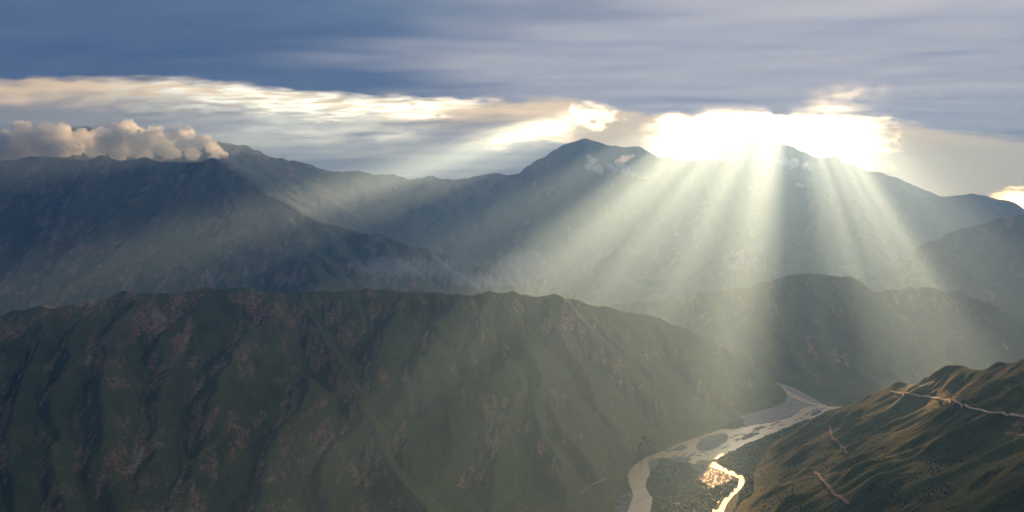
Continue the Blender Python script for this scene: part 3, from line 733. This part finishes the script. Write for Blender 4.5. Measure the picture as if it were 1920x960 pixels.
# ------------------------------------------------------------------ overcast cloud layer with gaps, above the haze
DECK = 2300.0
EDGE = np.array([(-2000, 140), (0, 148), (200, 148), (400, 156), (600, 176), (800, 190), (960, 194), (1040, 187), (1150, 205), (1220, 218), (1400, 218), (1640, 228), (1750, 243), (1920, 262), (2600, 300)], float)
def deck():
    el = np.concatenate([np.radians(np.concatenate([np.linspace(.12, 1.6, 40), np.linspace(1.65, 17.5, 430)])), np.radians(np.linspace(18.5, 88, 40))])
    aa = np.concatenate([np.radians(np.linspace(-180, -37, 60)), np.radians(np.linspace(-36, 36, 720)), np.radians(np.linspace(37, 180, 60))])
    E, A = np.meshgrid(el, aa, indexing='ij')
    h = DECK - CAM_Z
    rad = h / np.tan(E)
    X, Y = rad * np.sin(A), rad * np.cos(A)
    px, py = pix(X, Y, np.full(X.shape, DECK))
    front = (np.abs(A) < math.radians(40))
    wob = 10 * fbm(px / 60, py / 14, 4, 70)
    below = np.where(front, py + wob * .6 - np.interp(px, EDGE[:, 0], EDGE[:, 1]), -200.0)
    thin = sstep(-10, 12, below)                          # 0 thick grey deck, 1 thin bright cloud
    left = sstep(1090, 1030, px)
    opac = 1 - 0 * thin
    # on the left the bright rim is a band; farther off the cloud thickens again
    sl = (py - 96) / np.maximum(1474 - px, 60)            # which sunbeam a cloud point belongs to
    wb = below + 10 * fbm(px / 50, py / 10, 3, 77)
    leak_a = sstep(.19, .15, sl) * (1 - sstep(26, 62, wb)) * (.30 + .40 * fbm(px / 60, py / 7, 3, 75)) * sstep(100, 560, px)
    leak_b = sstep(.25, .33, sl) * (1 - sstep(46, 90, wb)) * (.46 + .30 * fbm(px / 60, py / 9, 3, 85))
    leak_c = sstep(840, 740, px) * sstep(380, 520, px) * (1 - sstep(70, 130, wb)) * (.09 + .10 * fbm(px / 80, py / 14, 3, 86)) * sstep(.34, .26, sl)
    opac = opac - thin * left * (np.clip(np.maximum(leak_a, leak_c), 0, .42) + np.clip(leak_b, 0, .52))
    thin = thin * (1 - .80 * left * sstep(10, 62, below + 8 * fbm(px / 60, py / 12, 3, 93)))
    wx = px + 22 * fbm(px / 46, py / 16, 5, 71); wy = py + 6 * fbm(px / 40, py / 14, 5, 72)
    xr = 1474 + .66 * (py - 96) + .5 * (wx - px)            # right rim of the clear gap
    shaft = np.arctan2(px - 1474, py - 96)
    frag = np.clip(.20 + 1.05 * fbm(shaft * 6.0, py / 400, 3, 81), 0, .92) * sstep(225, 250, py)
    top = sstep(209, 226, wy) * sstep(1200, 1250, wx)
    gap = top * sstep(36, -36, px - xr) * np.where(px < 1474, sstep(.62, .92, (py - 96) / np.maximum(1474 - px, 1)), 1) * (1 - sstep(296, 326, py)) * (1 - frag) * (1 - .88 * sstep(1448, 1482, px) * sstep(1545, 1500, px) * sstep(264, 240, py))  # last factor: cloud added in the gap to keep sun off the right slope
    veil = top * sstep(1695, 1600, px + 2.2 * (wx - px)) * .20 * (1 - sstep(290, 330, py))             # bright veil of thin cloud right of it
    opac = opac * (1 - np.maximum(gap, veil))
    q1 = np.hypot((px - 1112) / 46, (py - 216) / 26)
    ring = sstep(1.25, .55, q1 + .35 * fbm(px / 22, py / 14, 3, 78)) * np.clip(.26 + .34 * fbm(px / 24, py / 13, 3, 73), 0, .55)
    opac = opac - ring * thin
    opac = opac - .55 * np.exp(-((px - 785) / 45) ** 2 - ((py - 218) / 5) ** 2) * np.clip(.8 + fbm(px / 14, py / 5, 3, 79), 0, 1.2)
    rift = np.exp(-((px - 1575) / 60) ** 2 - ((py - 185 + (px - 1575) * .15) / 20) ** 2) * np.clip(.5 + .7 * fbm(px / 40, py / 14, 3, 74), 0, 1)
    opac = opac - .08 * np.exp(-((py - 211) / 10) ** 2) * sstep(1290, 1340, px) * sstep(1455, 1425, px) * np.clip(.8 + .5 * fbm(px / 30, py / 8, 3, 92), 0, 1.3)
    opac = opac - .06 * rift - .14 * np.exp(-((px - 1556) / 48) ** 2 - ((py - 203) / 7) ** 2) * np.clip(.8 + .5 * fbm(px / 30, py / 9, 2, 82), 0, 1.2); thin = np.maximum(thin, rift * .55)
    opac = opac * (1 - .9 * sstep(350, 374, py + 12 * fbm(px / 40, py / 12, 3, 91)) * sstep(1850, 1900, px))
    opac = np.clip(np.where(front, opac, 1), 0, 1)
    thin = np.where(front, thin, 0)
    # uneven underside
    z = DECK + 35 * fbm(X / 9000, Y / 8000, 4, 80) + 20 * fbm(X / 2400, Y / 2400, 3, 83)
    vol = fbm(X / 8000, Y / 5000, 4, 84) + .28 * fbm(X / 2200, Y / 1700, 5, 88)
    n, m_ = X.shape
    b = np.arange(n * m_).reshape(n, m_)
    q = np.stack([b[:-1, :-1], b[:-1, 1:], b[1:, 1:], b[1:, :-1]], -1).reshape(-1, 4)
    bright = sstep(-200, 1700, px) * np.where(front, 1, .0)  # sunward glow painted into the cloud colour; unseen part kept dark to dim ambient
    return np.stack([X, Y, z], -1).reshape(-1, 3), q, dict(thin=thin.ravel(), opac=opac.ravel(), vol=vol.ravel(), bright=bright.ravel())
T = NT("cloud_layer")
vol = T.attr("vol"); thin = T.attr("thin"); br = T.attr("bright")
thick = T.mix(T.mapr(T.math('ADD', T.math('MULTIPLY', vol, .6), T.math('MULTIPLY', br, .9)), .1, .95), (.042, .094, .205), (.22, .30, .40))
colr = T.mix(thin, thick, (.52, .54, .40))
tl = T.n("BsdfTranslucent", {"Color": colr})
tr = T.n("BsdfTransparent")
mx = T.n("MixShader", {0: T.attr("opac")})
T.t.links.new(tr.outputs[0], mx.inputs[1]); T.t.links.new(tl.outputs[0], mx.inputs[2])
T.t.links.new(mx.outputs[0], T.out.inputs[0])
dv, dq, da = deck()
tag(mesh_np("sky_clouds", dv, dq, T.m, attrs=da), "grey overcast cloud layer with a bright gap", kind='structure')

# ------------------------------------------------------------------ small clouds hugging the mountains
import bmesh
from mathutils import noise as mnoise
def cloud_material(density):
    T = NT("cloud")
    vs_ = T.n("VolumePrincipled", {"Color": (.90, .975, 1.0, 1), "Density": density, "Anisotropy": .35})
    T.t.links.new(vs_.outputs[0], T.out.inputs["Volume"])
    sk = T.n("MixShader", {0: .06})                        # faint diffuse skin added so the cloud volume has a surface
    T.t.links.new(T.n("BsdfTransparent").outputs[0], sk.inputs[1])
    T.t.links.new(T.n("BsdfDiffuse", {"Color": (.85, .85, .85, 1)}).outputs[0], sk.inputs[2])
    T.t.links.new(sk.outputs[0], T.out.inputs["Surface"])
    return T.m
M_CLOUD, M_SCRAP = cloud_material(.012), cloud_material(.007)
def cloud(blobs, d, label, seed, depth=.12, rough=.28, vox=.65, puff=1.3, mat=None):
    mat = mat or M_CLOUD
    R = np.random.RandomState(seed)
    bm = bmesh.new(); bmesh.ops.create_icosphere(bm, subdivisions=2, radius=1)
    bv = np.array([v.co[:] for v in bm.verts]); bf = np.array([[v.index for v in f.verts] for f in bm.faces]); bm.free()
    vs, fs, n = [], [], 0
    parts_ = []
    for px, py, r in blobs:
        c = at(px, py, d + R.uniform(-depth, depth)); rad = r * d * 1000 / F
        parts_.append((c, rad))
        for _ in range(26):                                # smaller billows on the big ones
            v = R.normal(0, 1, 3); v[2] = abs(v[2]) * .9 - .15; v /= np.linalg.norm(v)
            parts_.append((c + v * rad * .95, rad * R.uniform(.14, .40)))
    for c, rad in parts_:
        p = bv * rad * np.array([1.1, 1.3, .95]) + c
        k = .8 / rad
        off = np.array([mnoise.fractal(Vector(q * k), .9, 2.1, 4) for q in p])
        p = p + bv * (off * rad * rough)[:, None]
        vs.append(p); fs.append(bf + n); n += len(p)
    o = mesh_np("cloud", np.concatenate(vs), np.concatenate(fs), mat)
    unit = d * 1000 / F                                    # metres per photo pixel there
    md = o.modifiers.new("union", 'REMESH'); md.mode = 'VOXEL'; md.voxel_size = unit * vox; md.use_smooth_shade = True
    me = bpy.data.meshes.new_from_object(o.evaluated_get(bpy.context.evaluated_depsgraph_get()))
    o.modifiers.clear(); o.data = me
    co = np.empty(len(me.vertices) * 3, np.float32); me.vertices.foreach_get("co", co); co = co.reshape(-1, 3)
    no = np.empty(len(me.vertices) * 3, np.float32); me.vertices.foreach_get("normal", no); no = no.reshape(-1, 3)
    off = np.array([mnoise.fractal(Vector(q / (unit * 16)), .8, 2.1, 2) * 3.2 + mnoise.fractal(Vector(q / (unit * 5)), .8, 2.1, 3) * 1.5 for q in co])
    co = co + no * (off * unit * puff)[:, None]
    me.vertices.foreach_set("co", co.astype(np.float32).ravel()); me.update()
    me.materials.clear(); me.materials.append(mat)
    me.polygons.foreach_set("use_smooth", np.ones(len(me.polygons), bool))
    return tag(o, label, "cloud", "small clouds drifting by the mountain tops")
cloud([(-20, 275, 28), (15, 268, 20), (45, 243, 14), (52, 260, 22), (80, 268, 26), (98, 250, 17), (116, 249, 14), (110, 270, 24), (150, 256, 13), (164, 262, 12), (175, 247, 6), (140, 280, 15), (180, 283, 15), (205, 262, 20), (222, 250, 17), (238, 237, 11), (252, 252, 16), (230, 272, 23), (265, 272, 21), (290, 256, 13), (297, 244, 8), (300, 272, 20), (328, 260, 15), (350, 249, 10), (345, 268, 17), (370, 268, 12), (386, 264, 10), (395, 275, 12), (409, 284, 9), (419, 291, 6), (402, 295, 8), (360, 285, 13), (320, 285, 15), (60, 285, 17), (20, 290, 20), (-30, 295, 22), (270, 288, 14), (220, 290, 13), (100, 290, 14)],
      9.7, "long cream cumulus bank resting on the summit of the dark left mountain", 1)
cloud([(1105, 294, 6), (1111, 303, 8), (1119, 315, 9), (1128, 321, 6), (1104, 313, 7)], 11.3, "small upright puff of cloud left of a wider puff below the pointed peak", 2, depth=.04, rough=.5, vox=.5, puff=.9, mat=M_SCRAP)
cloud([(1145, 313, 7), (1161, 306, 9), (1170, 299, 7), (1178, 296, 4), (1186, 293, 3), (1153, 320, 7), (1172, 321, 9), (1187, 327, 7), (1200, 332, 5), (1211, 334, 3)], 11.3, "wider ragged puff of cloud with a tail below the pointed peak", 3, depth=.04, rough=.5, vox=.5, puff=.9, mat=M_SCRAP)
cloud([(1441, 301, 4), (1455, 302, 6), (1470, 304, 8), (1490, 308, 9), (1508, 312, 6), (1482, 315, 5), (1518, 316, 3)], 14.6, "glowing white scrap of cloud in the saddle under the bright gap", 4, depth=.04, rough=.5, vox=.5, puff=.9, mat=M_SCRAP)
cloud([(1499, 347, 4), (1505, 348, 5), (1511, 349, 4)], 12.9, "tiny glowing shred of cloud below the scrap in the saddle", 5, depth=.04, rough=.5, vox=.5, puff=.9, mat=M_SCRAP)
